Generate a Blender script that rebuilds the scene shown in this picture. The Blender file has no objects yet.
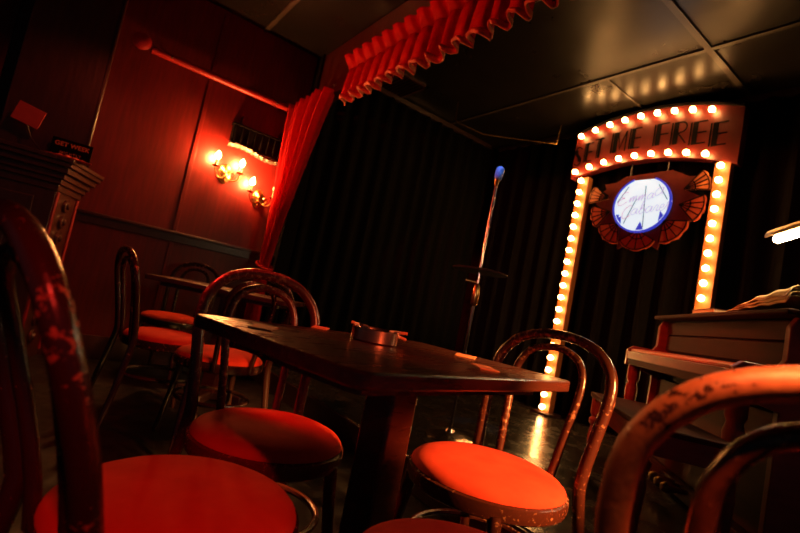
import bpy, math, random
from math import sin, cos, pi, radians
from mathutils import Vector, Matrix, Euler

random.seed(7)
S = bpy.context.scene
COL = S.collection

# ------------------------------------------------------------------ materials
def mat_base(name):
    m = bpy.data.materials.new(name); m.use_nodes = True
    nt = m.node_tree
    b = next(n for n in nt.nodes if n.type == 'BSDF_PRINCIPLED')
    return m, nt, b

def noise_node(nt, scale, detail=4, rough=0.55, stretch=(1, 1, 1)):
    tc = nt.nodes.new('ShaderNodeTexCoord')
    mp = nt.nodes.new('ShaderNodeMapping')
    mp.inputs['Scale'].default_value = stretch
    nz = nt.nodes.new('ShaderNodeTexNoise')
    nz.inputs['Scale'].default_value = scale
    nz.inputs['Detail'].default_value = detail
    nz.inputs['Roughness'].default_value = rough
    nt.links.new(tc.outputs['Object'], mp.inputs['Vector'])
    nt.links.new(mp.outputs['Vector'], nz.inputs['Vector'])
    return nz

def ramp_node(nt, src, stops):
    r = nt.nodes.new('ShaderNodeValToRGB')
    e = r.color_ramp.elements
    while len(e) > 1: e.remove(e[-1])
    e[0].position, e[0].color = stops[0][0], (*stops[0][1], 1)
    for p, c in stops[1:]:
        k = e.new(p); k.color = (*c, 1)
    nt.links.new(src, r.inputs['Fac'])
    return r

def mat(name, c1, c2=None, scale=8, stretch=(1, 1, 1), rough=0.5, metal=0.0, spec=0.5, bump=0.0, sheen=0.0,
        lo=0.3, hi=0.7, coat=0.0, rough2=None):
    m, nt, b = mat_base(name)
    c2 = c2 or tuple(x * 0.75 for x in c1)
    nz = noise_node(nt, scale, stretch=stretch)
    r = ramp_node(nt, nz.outputs['Fac'], [(lo, c1), (hi, c2)])
    nt.links.new(r.outputs['Color'], b.inputs['Base Color'])
    b.inputs['Roughness'].default_value = rough
    b.inputs['Metallic'].default_value = metal
    b.inputs['Specular IOR Level'].default_value = spec
    if coat: b.inputs['Coat Weight'].default_value = coat; b.inputs['Coat Roughness'].default_value = 0.15
    if sheen: b.inputs['Sheen Weight'].default_value = sheen
    if rough2 is not None:
        rr = ramp_node(nt, nz.outputs['Fac'], [(lo, (rough,) * 3), (hi, (rough2,) * 3)])
        nt.links.new(rr.outputs['Color'], b.inputs['Roughness'])
    if bump:
        bp = nt.nodes.new('ShaderNodeBump'); bp.inputs['Strength'].default_value = bump
        bp.inputs['Distance'].default_value = 0.01
        nt.links.new(nz.outputs['Fac'], bp.inputs['Height'])
        nt.links.new(bp.outputs['Normal'], b.inputs['Normal'])
    return m

def emit(name, c, s, base=(0.8, 0.8, 0.8)):
    m, nt, b = mat_base(name)
    b.inputs['Base Color'].default_value = (*base, 1)
    b.inputs['Emission Color'].default_value = (*c, 1)
    b.inputs['Emission Strength'].default_value = s
    return m

def bentwood(name, wear, base=(0.030, 0.010, 0.007)):
    """Dark varnish chipped through to paler timber; wear 0..1 is the share of chips."""
    m, nt, b = mat_base(name)
    nz = noise_node(nt, 70, detail=5, rough=0.65)
    big = noise_node(nt, 5, detail=2)
    add = nt.nodes.new('ShaderNodeMath'); add.operation = 'MULTIPLY_ADD'
    nt.links.new(big.outputs['Fac'], add.inputs[0]); add.inputs[1].default_value = 0.55
    nt.links.new(nz.outputs['Fac'], add.inputs[2])
    t = 1.205 - 0.38 * wear
    r = ramp_node(nt, add.outputs[0], [(0.0, (0.022, 0.009, 0.006)), (t - 0.27, base), (t - 0.24, (0.20, 0.062, 0.026)), (1.0, (0.32, 0.12, 0.05))])
    nt.links.new(r.outputs['Color'], b.inputs['Base Color'])
    rr = ramp_node(nt, add.outputs[0], [(t - 0.27, (0.22,) * 3), (t - 0.24, (0.5,) * 3)])
    nt.links.new(rr.outputs['Color'], b.inputs['Roughness'])
    bp = nt.nodes.new('ShaderNodeBump'); bp.inputs['Strength'].default_value = 0.25; bp.inputs['Distance'].default_value = 0.004
    nt.links.new(add.outputs[0], bp.inputs['Height']); nt.links.new(bp.outputs['Normal'], b.inputs['Normal'])
    return m

def planks(name, c1, c2, w, l, rough, rot=0.0):
    m, nt, b = mat_base(name)
    tc = nt.nodes.new('ShaderNodeTexCoord'); mp = nt.nodes.new('ShaderNodeMapping')
    mp.inputs['Rotation'].default_value = (0, 0, rot)
    br = nt.nodes.new('ShaderNodeTexBrick')
    br.inputs['Scale'].default_value = 1.0
    br.inputs['Brick Width'].default_value = l; br.inputs['Row Height'].default_value = w
    br.inputs['Mortar Size'].default_value = 0.003
    br.inputs['Color1'].default_value = (*c1, 1); br.inputs['Color2'].default_value = (*c2, 1)
    br.inputs['Mortar'].default_value = (0.002, 0.002, 0.002, 1)
    nt.links.new(tc.outputs['Object'], mp.inputs['Vector']); nt.links.new(mp.outputs['Vector'], br.inputs['Vector'])
    nt.links.new(br.outputs['Color'], b.inputs['Base Color'])
    nz = noise_node(nt, 9, detail=6)
    rr = ramp_node(nt, nz.outputs['Fac'], [(0.3, (rough * 0.7,) * 3), (0.7, (rough * 1.5,) * 3)])
    nt.links.new(rr.outputs['Color'], b.inputs['Roughness'])
    bp = nt.nodes.new('ShaderNodeBump'); bp.inputs['Strength'].default_value = 0.3; bp.inputs['Distance'].default_value = 0.003
    nt.links.new(br.outputs['Fac'], bp.inputs['Height']); bp.invert = True
    nt.links.new(bp.outputs['Normal'], b.inputs['Normal'])
    return m

M = {
 'wall': mat('mahogany panelling', (0.135, 0.0065, 0.0045), (0.085, 0.0046, 0.0036), 6, (6, 6, 0.7), 0.42, spec=0.4, bump=0.12),
 'darkwood': mat('dark stained wood', (0.050, 0.013, 0.008), (0.026, 0.008, 0.005), 7, (5, 5, 0.8), 0.32, bump=0.1),
 'rail': mat('red painted pole', (0.30, 0.007, 0.007), (0.22, 0.006, 0.006), 14, rough=0.4),
 'ceil': mat('black painted ceiling board', (0.012, 0.009, 0.007), (0.006, 0.005, 0.004), 3.5, rough=0.26, spec=0.30, bump=0.10, rough2=0.38),
 'batten': mat('dark ceiling batten', (0.045, 0.032, 0.024), (0.03, 0.022, 0.017), 5, rough=0.4),
 'floor': planks('dark floorboards', (0.007, 0.005, 0.004), (0.005, 0.0038, 0.003), 0.11, 1.6, 0.42, 0.9),
 'stage': planks('black stage boards', (0.020, 0.016, 0.013), (0.014, 0.011, 0.009), 0.14, 1.9, 0.22, pi / 2),
 'drape': mat('black velvet drape', (0.0075, 0.0068, 0.0065), (0.005, 0.0046, 0.0045), 20, rough=0.95, spec=0.03),
 'redcloth': mat('red curtain cloth', (0.33, 0.006, 0.008), (0.25, 0.005, 0.006), 30, rough=0.85, spec=0.08),
 'fringe': mat('gold brown fringe', (0.50, 0.11, 0.03), (0.30, 0.05, 0.02), 60, rough=0.7),
 'velvet': mat('red seat velvet', (0.58, 0.056, 0.026), (0.44, 0.034, 0.018), 9, rough=0.85, spec=0.08, bump=0.1),
 'tabletop': mat('varnished dark table wood', (0.075, 0.014, 0.008), (0.036, 0.008, 0.005), 6, (1, 7, 7), 0.24, bump=0.06, rough2=0.34),
 'iron': mat('black cast metal', (0.03, 0.012, 0.01), (0.02, 0.009, 0.008), 18, rough=0.4, bump=0.1),
 'brass': mat('old brass', (0.36, 0.21, 0.07), (0.24, 0.13, 0.04), 18, rough=0.3, metal=1.0),
 'chrome': mat('scuffed chrome', (0.62, 0.52, 0.46), (0.48, 0.38, 0.33), 22, rough=0.22, metal=1.0),
 'steel': mat('brushed steel', (0.66, 0.40, 0.30), (0.55, 0.32, 0.24), 50, (1, 1, 8), 0.28, metal=1.0),
 'mic_bluelit': mat('blue-lit microphone grille', (0.10, 0.26, 0.85), (0.05, 0.13, 0.6), 120, rough=0.3, bump=0.4),  # blue of the stage light painted into the grille
 'paper': mat('cream paper', (0.74, 0.56, 0.30), (0.64, 0.46, 0.23), 25, rough=0.8),
 'card': mat('red card', (0.45, 0.03, 0.03), (0.34, 0.02, 0.02), 20, rough=0.7),
 'mat': mat('orange beer mat board', (0.75, 0.23, 0.10), (0.62, 0.17, 0.07), 25, rough=0.8),
 'cig': mat('cigarette paper', (0.80, 0.62, 0.45), (0.70, 0.5, 0.35), 40, rough=0.8),
 'signred': mat('red sign paint', (0.135, 0.013, 0.009), (0.09, 0.009, 0.007), 10, rough=0.4),
 'signpost': mat('bulb-lit orange post', (0.26, 0.085, 0.018), (0.20, 0.062, 0.014), 12, rough=0.5),  # orange glow of the bulbs put into the post colour
 'black': mat('black lettering paint', (0.004, 0.003, 0.003), (0.006, 0.004, 0.004), 12, rough=0.9, spec=0.05),
 'fan': mat('rust red fan paint', (0.34, 0.060, 0.028), (0.24, 0.036, 0.020), 14, rough=0.75, spec=0.08),
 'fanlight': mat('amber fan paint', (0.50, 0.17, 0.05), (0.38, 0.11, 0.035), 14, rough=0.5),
 'petal': mat('maroon petal paint', (0.10, 0.014, 0.010), (0.06, 0.010, 0.008), 9, rough=0.75, spec=0.08),
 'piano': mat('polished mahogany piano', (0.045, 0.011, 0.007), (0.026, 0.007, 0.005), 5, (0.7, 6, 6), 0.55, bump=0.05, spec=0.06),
 'piano_redlit': mat('red-lit piano cheek', (0.20, 0.022, 0.014), (0.14, 0.015, 0.010), 6, (1, 1, 5), 0.36, spec=0.25, coat=0.3),  # mahogany reddened, the red light on the cheek is put into its colour
 'fallboard': mat('orange-lit fallboard lid', (0.60, 0.105, 0.045), (0.46, 0.075, 0.032), 6, (0.7, 6, 6), 0.35),  # brightened mahogany, orange light on the lid carried by the colour
 'porcelain': mat('pale ceramic candle', (0.75, 0.66, 0.52), (0.66, 0.56, 0.42), 20, rough=0.4),
 'silver': mat('silvery moulded edging', (0.16, 0.14, 0.11), (0.05, 0.045, 0.04), 45, rough=0.45, metal=0.5, bump=0.5),
 'orangepaint': mat('orange print', (0.65, 0.16, 0.05), (0.55, 0.12, 0.04), 25, rough=0.6),
 'cable': mat('black cable', (0.05, 0.015, 0.012), (0.03, 0.01, 0.01), 25, rough=0.5),
 'bulb': emit('lit marquee bulb glass', (1.0, 0.47, 0.13), 52.0),
 'flame': emit('lit candle bulb glass', (1.0, 0.34, 0.09), 1550.0),
 'tube': emit('lit lamp tube', (1.0, 0.70, 0.36), 110.0),
 'disc': emit('backlit white disc', (0.70, 0.86, 0.92), 0.98, (0.3, 0.3, 0.3)),
 'bluerim': emit('backlit blue film', (0.015, 0.04, 0.52), 0.9, (0.02, 0.03, 0.2)),
 'scriptink': emit('backlit violet script', (0.50, 0.44, 0.64), 0.95, (0.2, 0.1, 0.2)),
 'scriptpink': emit('backlit rose script', (0.62, 0.28, 0.42), 0.9, (0.2, 0.1, 0.15)),
 'ray': emit('backlit slate line', (0.10, 0.17, 0.24), 0.8, (0.05, 0.06, 0.08)),
}
W_F = bentwood('heavily worn bentwood', 0.95)
W_R = bentwood('worn bentwood', 0.14, (0.060, 0.013, 0.008))
W_M_REDLIT = bentwood('chipped bentwood', 0.12, (0.13, 0.020, 0.012))  # chipped varnish, its base reddened to stand in for red light on the hoop
W_L = bentwood('dark bentwood', 0.02)
W_B = bentwood('glossy dark bentwood', 0.0)

# ------------------------------------------------------------------ mesh builder
class MB:
    def __init__(s): s.v = []; s.f = []
    def add(s, vs, fs, mtx=None):
        o = len(s.v)
        s.v += [tuple((mtx @ Vector(v)) if mtx is not None else v) for v in vs]
        s.f += [tuple(o + i for i in f) for f in fs]
        return s
    def box(s, c, d, rot=None):
        x, y, z = (k / 2 for k in d)
        vs = [(-x, -y, -z), (x, -y, -z), (x, y, -z), (-x, y, -z), (-x, -y, z), (x, -y, z), (x, y, z), (-x, y, z)]
        fs = [(0, 3, 2, 1), (4, 5, 6, 7), (0, 1, 5, 4), (1, 2, 6, 5), (2, 3, 7, 6), (3, 0, 4, 7)]
        m = Matrix.Translation(c)
        if rot: m = m @ Euler(rot).to_matrix().to_4x4()
        return s.add(vs, fs, m)
    def lathe(s, prof, n=32, mtx=None):
        vs = []; fs = []
        for r, z in prof:
            for k in range(n):
                a = 2 * pi * k / n
                vs.append((r * cos(a), r * sin(a), z))
        for i in range(len(prof) - 1):
            for k in range(n):
                k2 = (k + 1) % n
                fs.append((i * n + k, i * n + k2, (i + 1) * n + k2, (i + 1) * n + k))
        if prof[0][0] > 1e-6: fs.append(tuple(range(n))[::-1])
        if prof[-1][0] > 1e-6: fs.append(tuple((len(prof) - 1) * n + k for k in range(n)))
        return s.add(vs, fs, mtx)
    def tube(s, pts, r, n=12, closed=False):
        P = [Vector(p) for p in pts]; N = len(P)
        R = r if isinstance(r, (list, tuple)) else [r] * N
        up = None; vs = []; fs = []
        for i, p in enumerate(P):
            if closed: t = (P[(i + 1) % N] - P[i - 1]).normalized()
            else: t = (P[min(i + 1, N - 1)] - P[max(i - 1, 0)]).normalized()
            if up is None:
                up = Vector((0, 0, 1)) if abs(t.z) < 0.9 else Vector((1, 0, 0))
            a = (up - t * up.dot(t)).normalized(); up = a
            b = t.cross(a)
            for k in range(n):
                an = 2 * pi * k / n
                vs.append(tuple(p + (a * cos(an) + b * sin(an)) * R[i]))
        for i in range(N if closed else N - 1):
            j = (i + 1) % N
            for k in range(n):
                k2 = (k + 1) % n
                fs.append((i * n + k, i * n + k2, j * n + k2, j * n + k))
        if not closed:
            fs.append(tuple(range(n))[::-1]); fs.append(tuple((N - 1) * n + k for k in range(n)))
        return s.add(vs, fs)
    def prism(s, poly, d0, d1, mtx=None):
        """poly in local XY, extruded along local Z from d0 to d1."""
        n = len(poly)
        vs = [(x, y, d0) for x, y in poly] + [(x, y, d1) for x, y in poly]
        fs = [tuple(range(n))[::-1], tuple(range(n, 2 * n))]
        fs += [(k, (k + 1) % n, n + (k + 1) % n, n + k) for k in range(n)]
        return s.add(vs, fs, mtx)
    def strip(s, pts, w, d0, d1, mtx=None):
        """flat ribbon of width w along a 2D polyline, extruded."""
        P = [Vector((*p, 0)) for p in pts]; L = []; Rr = []
        for i, p in enumerate(P):
            t = (P[min(i + 1, len(P) - 1)] - P[max(i - 1, 0)]).normalized()
            nrm = Vector((-t.y, t.x, 0)) * w / 2
            L.append((p + nrm)[:2]); Rr.append((p - nrm)[:2])
        for i in range(len(P) - 1):
            s.prism([Rr[i], Rr[i + 1], L[i + 1], L[i]], d0, d1, mtx)
        return s
    def grid(s, rows):
        o = len(s.v); n = len(rows[0])
        for r in rows: s.v += [tuple(p) for p in r]
        for i in range(len(rows) - 1):
            for k in range(n - 1):
                s.f.append((o + i * n + k, o + i * n + k + 1, o + (i + 1) * n + k + 1, o + (i + 1) * n + k))
        return s
    def build(s, name, m, parent=None, bevel=0.0, solid=0.0, smooth=True, subsurf=0):
        me = bpy.data.meshes.new(name)
        me.from_pydata(s.v, [], s.f); me.validate(); me.update()
        if smooth:
            me.polygons.foreach_set('use_smooth', [True] * len(me.polygons))
            me.set_sharp_from_angle(angle=radians(38))
        o = bpy.data.objects.new(name, me); COL.objects.link(o)
        me.materials.append(m)
        if parent is not None: o.parent = parent
        if solid:
            k = o.modifiers.new('thickness', 'SOLIDIFY'); k.thickness = solid; k.offset = 0
        if bevel:
            k = o.modifiers.new('edge', 'BEVEL'); k.width = bevel; k.segments = 2; k.limit_method = 'ANGLE'
            k.harden_normals = False
        return o

def thing(name, label, cat, loc=(0, 0, 0), rot=0.0, group=None):
    o = bpy.data.objects.new(name, None); COL.objects.link(o)
    o.empty_display_size = 0.1
    o.location = loc; o.rotation_euler = (0, 0, rot)
    o['label'] = label; o['category'] = cat
    if group: o['group'] = group
    return o
def tag(o, label, cat, group=None):
    o['label'] = label; o['category'] = cat
    if group: o['group'] = group
    return o
def structure(o, label=None):
    o['kind'] = 'structure'
    if label: o['label'] = label
    return o
def arc2(cx, cy, rx, ry, a0, a1, n):
    return [(cx + rx * cos(a0 + (a1 - a0) * k / n), cy + ry * sin(a0 + (a1 - a0) * k / n)) for k in range(n + 1)]
def smoothpath(pts, sub=6):
    """Catmull-Rom through 3D points."""
    P = [Vector(p) for p in pts]; out = []
    for i in range(len(P) - 1):
        p0 = P[max(i - 1, 0)]; p1 = P[i]; p2 = P[i + 1]; p3 = P[min(i + 2, len(P) - 1)]
        for k in range(sub):
            t = k / sub
            out.append(0.5 * ((2 * p1) + (p2 - p0) * t + (2 * p0 - 5 * p1 + 4 * p2 - p3) * t * t + (3 * p1 - p0 - 3 * p2 + p3) * t ** 3))
    out.append(P[-1]); return out

XW = -4.3          # left wall plane
YB = 4.12          # rear drape of the stage
ZC = 3.06          # ceiling
ZS = 0.15          # stage height
YS = 1.58          # stage front
XR = 1.6           # right end of the room

# ------------------------------------------------------------------ room shell
structure(MB().box(((XW + XR) / 2, 0.2, -0.05), (XR - XW + 0.4, 8.6, 0.1)).build('floor', M['floor']))
structure(MB().box(((XW + XR) / 2, (YS + YB + 0.3) / 2, ZS / 2), (XR - XW, YB + 0.3 - YS, ZS)).build('stage_floor', M['stage'], bevel=0.008))
structure(MB().box(((XW + XR) / 2, YS - 0.006, ZS / 2), (XR - XW, 0.012, ZS - 0.01)).build('stage_riser', M['darkwood']))
structure(MB().box((XW - 0.06, 0.2, ZC / 2), (0.12, 8.6, ZC)).build('wall_left', M['wall']))
structure(MB().box(((XW + XR) / 2, YB + 0.36, ZC / 2), (XR - XW, 0.12, ZC)).build('wall_back', M['darkwood']))
structure(MB().box(((XW + XR) / 2, 0.2, ZC + 0.05), (XR - XW + 0.4, 8.6, 0.1)).build('ceiling', M['ceil']))
# seams of the ceiling boards
for k, (c, d) in enumerate([(((XW + XR) / 2, 3.32, ZC - 0.006), (XR - XW, 0.035, 0.012)),
                            (((XW + XR) / 2, 1.09, ZC - 0.006), (XR - XW, 0.04, 0.012)),
                            ((-1.50, 1.3, ZC - 0.007), (0.045, 6.0, 0.014)),
                            ((-2.27, 3.72, ZC - 0.004), (0.016, 0.8, 0.008)),
                            ((-3.30, -0.3, ZC - 0.007), (0.03, 2.6, 0.014))]):
    structure(MB().box(c, d).build('trim_%d' % (k + 1), M['batten']))
# header beam over the stage opening
structure(MB().box(((XW + XR) / 2, 1.70, 2.82), (XR - XW, 0.10, 0.47)).build('trim_6', M['darkwood'], bevel=0.006))
# chair rail, base board and panel stiles of the left wall
mb = MB(); mb.box((XW + 0.012, 0.7, 1.055), (0.024, 2.0, 0.09)); mb.box((XW + 0.026, 0.7, 1.085), (0.052, 2.0, 0.022))
structure(mb.build('trim_7', M['darkwood'], bevel=0.004))
structure(MB().box((XW + 0.010, 0.2, 0.09), (0.020, 8.6, 0.18)).build('baseboard_left', M['darkwood'], bevel=0.004))
for k, y in enumerate((0.755, -0.55)):
    mb = MB(); mb.box((XW + 0.004, y, 2.06), (0.008, 0.034, 1.93)); mb.box((XW + 0.004, y, 0.6), (0.008, 0.034, 0.82))
    structure(mb.build('trim_%d' % (8 + k), M['wall'], bevel=0.003))
# square column standing by the left wall
mb = MB(); mb.box((-4.19, -0.20, 2.22), (0.22, 0.50, 1.68)); mb.box((-4.078, 0.035, 2.22), (0.012, 0.02, 1.68))
structure(mb.build('trim_10', M['darkwood'], bevel=0.004))

structure(MB().box((XW + 0.07, 1.69, ZC / 2), (0.14, 0.12, ZC)).build('trim_11', M['drape']))  # dark jamb added to keep the wall strip behind the curtain black
# stage drapes
def pleat_sheet(x0, x1, z0, z1, y, amp, wl, seedv, ycol=None, n_per=10, rows=5):
    rnd = random.Random(seedv); n = int((x1 - x0) / wl * n_per); ph = 0; R = []
    offs = [(rnd.uniform(0.6, 1.25), rnd.uniform(-0.3, 0.3)) for _ in range(n + 2)]
    base = []
    for i in range(n + 1):
        q = i // n_per
        ph = 2 * pi * i / n_per
        base.append(amp * offs[q][0] * sin(ph + offs[q][1] * sin(ph / 2)))
    for j in range(rows):
        t = j / (rows - 1); z = z1 + (z0 - z1) * t
        R.append([((x0 + (x1 - x0) * i / n), y + base[i] * (0.7 + 0.5 * t), z) for i in range(n + 1)])
    return R
o = thing('stage_curtain', 'black pleated drape hanging across the back of the stage', 'curtain', ((XW + XR) / 2, YB, ZS))
dx = (XW + XR) / 2
mb = MB(); mb.grid([[(x - dx, y - YB, z - ZS) for x, y, z in r] for r in pleat_sheet(XW + 0.16, XR, ZS + 0.004, ZC - 0.06, YB, 0.045, 0.19, 3)])
mb.build('drape', M['drape'], o, solid=0.006)
MB().box((0.07, -0.0, ZC - 0.04 - ZS), (XR - XW - 0.18, 0.05, 0.05)).build('curtain_track', M['iron'], o)
o = thing('side_curtain', 'black pleated drape along the left side of the stage behind the tied red curtain', 'curtain', (XW + 0.1, 2.9, ZS))
rows = pleat_sheet(1.76, YB - 0.08, ZS + 0.004, ZC - 0.06, 0, 0.035, 0.17, 11)
mb = MB(); mb.grid([[(y, x - 2.9, z - ZS) for x, y, z in r] for r in rows]); mb.build('drape', M['drape'], o, solid=0.006)
MB().box((0, 0.0, ZC - 0.04 - ZS), (0.05, 2.2, 0.05)).build('curtain_track', M['iron'], o)

# tied-back red curtain
o = thing('tied_curtain', 'red pleated curtain gathered with a tieback at the end of the panelled wall', 'curtain', (-4.2, 1.5, 0))
rows = []; N = 84
prof = [(2.475, -4.255, -3.50), (2.30, -4.24, -3.60), (2.05, -4.225, -3.70), (1.75, -4.205, -3.81), (1.45, -4.195, -3.91), (1.20, -4.195, -3.985),
        (1.04, -4.20, -4.03), (0.97, -4.18, -4.045), (0.88, -4.21, -4.03), (0.65, -4.245, -4.01), (0.35, -4.26, -3.995), (0.02, -4.265, -3.985)]
for z, a, b in prof:
    amp = 0.014 + 0.056 * min(1, (b - a) / 0.6)
    row = []
    for i in range(N + 1):
        t = i / N
        x = a + (b - a) * t
        w = amp * sin(2 * pi * 7 * t + 0.5 * sin(9 * t)) + 0.012 * sin(2 * pi * 3 * t + z)
        row.append((x + 4.2, w, z))
    rows.append(row)
# refine vertically
fine = []
for i in range(len(rows) - 1):
    for k in range(4):
        t = k / 4
        fine.append([tuple(Vector(p).lerp(Vector(q), t)) for p, q in zip(rows[i], rows[i + 1])])
fine.append(rows[-1])
MB().grid(fine).build('curtain_cloth', M['redcloth'], o, solid=0.005)
pts = [(0.087 + 0.105 * cos(a), 0.062 * sin(a), 0.975 - 0.03 * cos(a)) for a in [2 * pi * k / 32 for k in range(32)]]
MB().tube(pts, 0.014, 8, closed=True).build('tieback', M['redcloth'], o)
MB().tube([(-0.06, 0, 2.50), (0.74, 0, 2.50)], 0.012, 10).build('curtain_rod', M['iron'], o)

# swagged valance
o = thing('stage_valance', 'red box-pleated valance with a frilled fringe hanging over the stage front', 'valance', (-1.5, 1.6, 2.35))
x0, x1, wl = -3.40, 0.9, 0.132
npl = int((x1 - x0) / wl); per = 14
def pleat(i, k):                     # box pleat: flat front, deep narrow return
    t = k / per
    return -0.5 + 1.0 / (1 + math.exp(-(abs(t - 0.5) * 2 - 0.62) * 14))
head, skirt, frg = [], [], []
rnd = random.Random(5)
jit = [[rnd.uniform(-1, 1) for _ in range(4)] for _ in range(npl + 1)]
def vrow(y, z, amp, jz, skew):
    r = []
    for i in range(npl):
        for k in range(per):
            t = k / per
            x = x0 + (i + t) * wl + skew * jit[i][1] * 0.02 * sin(2 * pi * t)
            j0, j1 = jit[i][0], jit[i + 1][0]
            r.append((x + 1.5, y - 1.6 + amp * pleat(i, k), z - 2.35 + jz * (0.010 * (j0 + (j1 - j0) * t) + 0.014 * sin(2 * pi * t - 1) + 0.004 * sin(2 * pi * 3 * t + i))))
    return r
head = [vrow(1.495, 2.705, 0.030, 0, 0), vrow(1.525, 2.668, 0.034, 0, 0), vrow(1.565, 2.618, 0.03, 0.2, 0)]
skirt = [vrow(1.565, 2.618, 0.03, 0.2, 0), vrow(1.562, 2.56, 0.055, 0.3, 0.5), vrow(1.558, 2.48, 0.068, 0.4, 0.8), vrow(1.55, 2.38, 0.072, 0.5, 1.0)]
frg = [vrow(1.55, 2.38, 0.072, 0.5, 1.0), vrow(1.545, 2.366, 0.082, 0.8, 1.1), vrow(1.55, 2.352, 0.076, 1.0, 1.2)]
MB().grid(head).build('pleated_header', M['redcloth'], o, solid=0.006)
MB().grid(skirt).build('pleated_skirt', M['redcloth'], o, solid=0.005)
MB().grid(frg).build('fringe', M['fringe'], o, solid=0.010)

# ceiling vent and hanging conduit over the stage
o = thing('ceiling_vent', 'brown louvred vent on the ceiling behind the left end of the valance', 'vent', (-4.02, 2.42, ZC))
mb = MB()
for sx in (-1, 1): mb.box((sx * 0.26, 0, -0.012), (0.03, 0.34, 0.024)); mb.box((0, sx * 0.155, -0.012), (0.55, 0.03, 0.024))
mb.build('vent_frame', M['darkwood'], o)
mb = MB()
for k in range(7): mb.box((0, -0.12 + 0.04 * k, -0.010), (0.5, 0.034, 0.004), (0.5, 0, 0))
mb.build('louvre', M['darkwood'], o)

# red pole along the wall with disc finial and end ring
o = thing('curtain_pole', 'red wooden pole with a round end disc high on the panelled wall', 'pole', (XW + 0.05, 0.3, 2.45))
MB().tube([(0, -0.02, 0), (0, 1.145, 0)], 0.030, 14).build('rod', M['rail'], o)
r90 = Matrix.Rotation(pi / 2, 4, 'Y')
MB().lathe([(0.0, -0.018), (0.05, -0.016), (0.068, 0.0), (0.05, 0.012), (0.03, 0.018), (0, 0.019)], 24, Matrix.Translation((0.03, -0.10, 0.02)) @ r90).build('finial_disc', M['rail'], o)
MB().tube([(0, -0.10, 0.01), (0, -0.03, 0)], 0.013, 8).build('finial_neck', M['brass'], o)
ring = [(0.0, 1.150 + 0.035 * cos(a), 0.035 * sin(a) + 0.015) for a in [2 * pi * k / 24 for k in range(24)]]
MB().tube(ring, 0.013, 8, closed=True).build('end_ring', M['rail'], o)
for y in (0.12, 1.02):
    MB().tube([(-0.05, y, -0.01), (0.0, y, -0.02), (0.034, y, 0.0)], 0.009, 8).build('bracket', M['iron'], o)

# ------------------------------------------------------------------ dark cabinet on the left
o = thing('bar_cabinet', 'tall dark wood cabinet with stepped cornice at the left wall corner', 'cabinet', (-4.1, -0.7, 0))
def cab_poly(e, yl=-1.4):            # footprint with canted right end, grown by e
    return [(0.195 + e, yl), (0.195 + e, 0.635 + e * 0.4), (-0.175, 0.765 + e), (-0.199, 0.765 + e), (-0.199, yl)]
MB().prism(cab_poly(0), 0, 1.16).build('carcass', M['darkwood'], o, bevel=0.004)
mb = MB()
for e, z0, z1 in ((0.015, 1.155, 1.20), (0.035, 1.20, 1.235), (0.055, 1.235, 1.275), (0.085, 1.275, 1.315), (0.11, 1.315, 1.345), (0.125, 1.345, 1.372)):
    mb.prism(cab_poly(e), z0, z1)
mb.build('cornice', M['darkwood'], o, bevel=0.004)
for k, y in enumerate((0.22, -0.55)):
    d = MB(); d.box((0.205, y, 0.60), (0.022, 0.62, 0.98)); d = d.build('door', M['darkwood'], o, bevel=0.004)
    f = MB()
    for sy in (-1, 1): f.box((0.222, y + sy * 0.20, 0.60), (0.014, 0.024, 0.72))
    for sz in (-1, 1): f.box((0.222, y, 0.60 + sz * 0.36), (0.014, 0.424, 0.024))
    f.build('door_moulding', M['darkwood'], d, bevel=0.003)
    MB().lathe([(0.006, 0), (0.006, 0.02), (0.016, 0.03), (0.012, 0.042), (0, 0.045)], 16, Matrix.Translation((0.214, y - 0.27, 0.66)) @ r90).build('knob', M['brass'], d)
# canted carved strip: edge beads and carved bosses
p0 = Vector((0.195, 0.635, 0)); p1 = Vector((-0.175, 0.765, 0)); nn = Vector((0.13, 0.37, 0)).normalized()
mb = MB()
for t in (0.03, 0.95):
    q = p0.lerp(p1, t) + nn * 0.006
    mb.tube([(q.x, q.y, 0.05), (q.x, q.y, 1.15)], 0.011, 8)
mb.build('edge_bead', M['rail'], o)
mb = MB()
for k in range(9):
    z = 0.16 + 0.115 * k; q = p0.lerp(p1, 0.5) + nn * 0.004
    mb.lathe([(0.05, 0), (0.045, 0.012), (0.025, 0.014), (0.018, 0.026), (0, 0.03)], 12,
             Matrix.Translation((q.x, q.y, z)) @ nn.to_track_quat('Z', 'Y').to_matrix().to_4x4())
mb.build('carved_boss', M['darkwood'], o)
# items on its top
ZT = 1.372
o = thing('small_sign', 'small black board sign with orange lettering on the cabinet top against the column', 'sign', (-4.0, -0.045, ZT), radians(84))
MB().box((0, 0, 0.075), (0.235, 0.014, 0.15)).build('board', M['black'], o, bevel=0.003)
def text_mesh(txt, size, name, m, parent, loc, rot, depth=0.001, shear=0.0, spacing=1.0, offset=0.0, align='CENTER'):
    cu = bpy.data.curves.new(name, 'FONT'); cu.body = txt; cu.size = size; cu.extrude = depth
    cu.align_x = align; cu.align_y = 'CENTER'; cu.shear = shear; cu.space_character = spacing; cu.offset = offset
    t = bpy.data.objects.new(name, cu); COL.objects.link(t)
    bpy.context.view_layer.update()
    me = bpy.data.meshes.new_from_object(t.evaluated_get(bpy.context.evaluated_depsgraph_get()))
    bpy.data.objects.remove(t); bpy.data.curves.remove(cu)
    me.name = name; me.materials.clear(); me.materials.append(m)
    r = bpy.data.objects.new(name, me); COL.objects.link(r); r.parent = parent
    r.location = loc; r.rotation_euler = rot
    return r
text_mesh('GET WEEK', 0.040, 'lettering', M['orangepaint'], o, (0, -0.008, 0.112), (pi / 2, 0, 0), spacing=1.05, offset=0.001)
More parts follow.
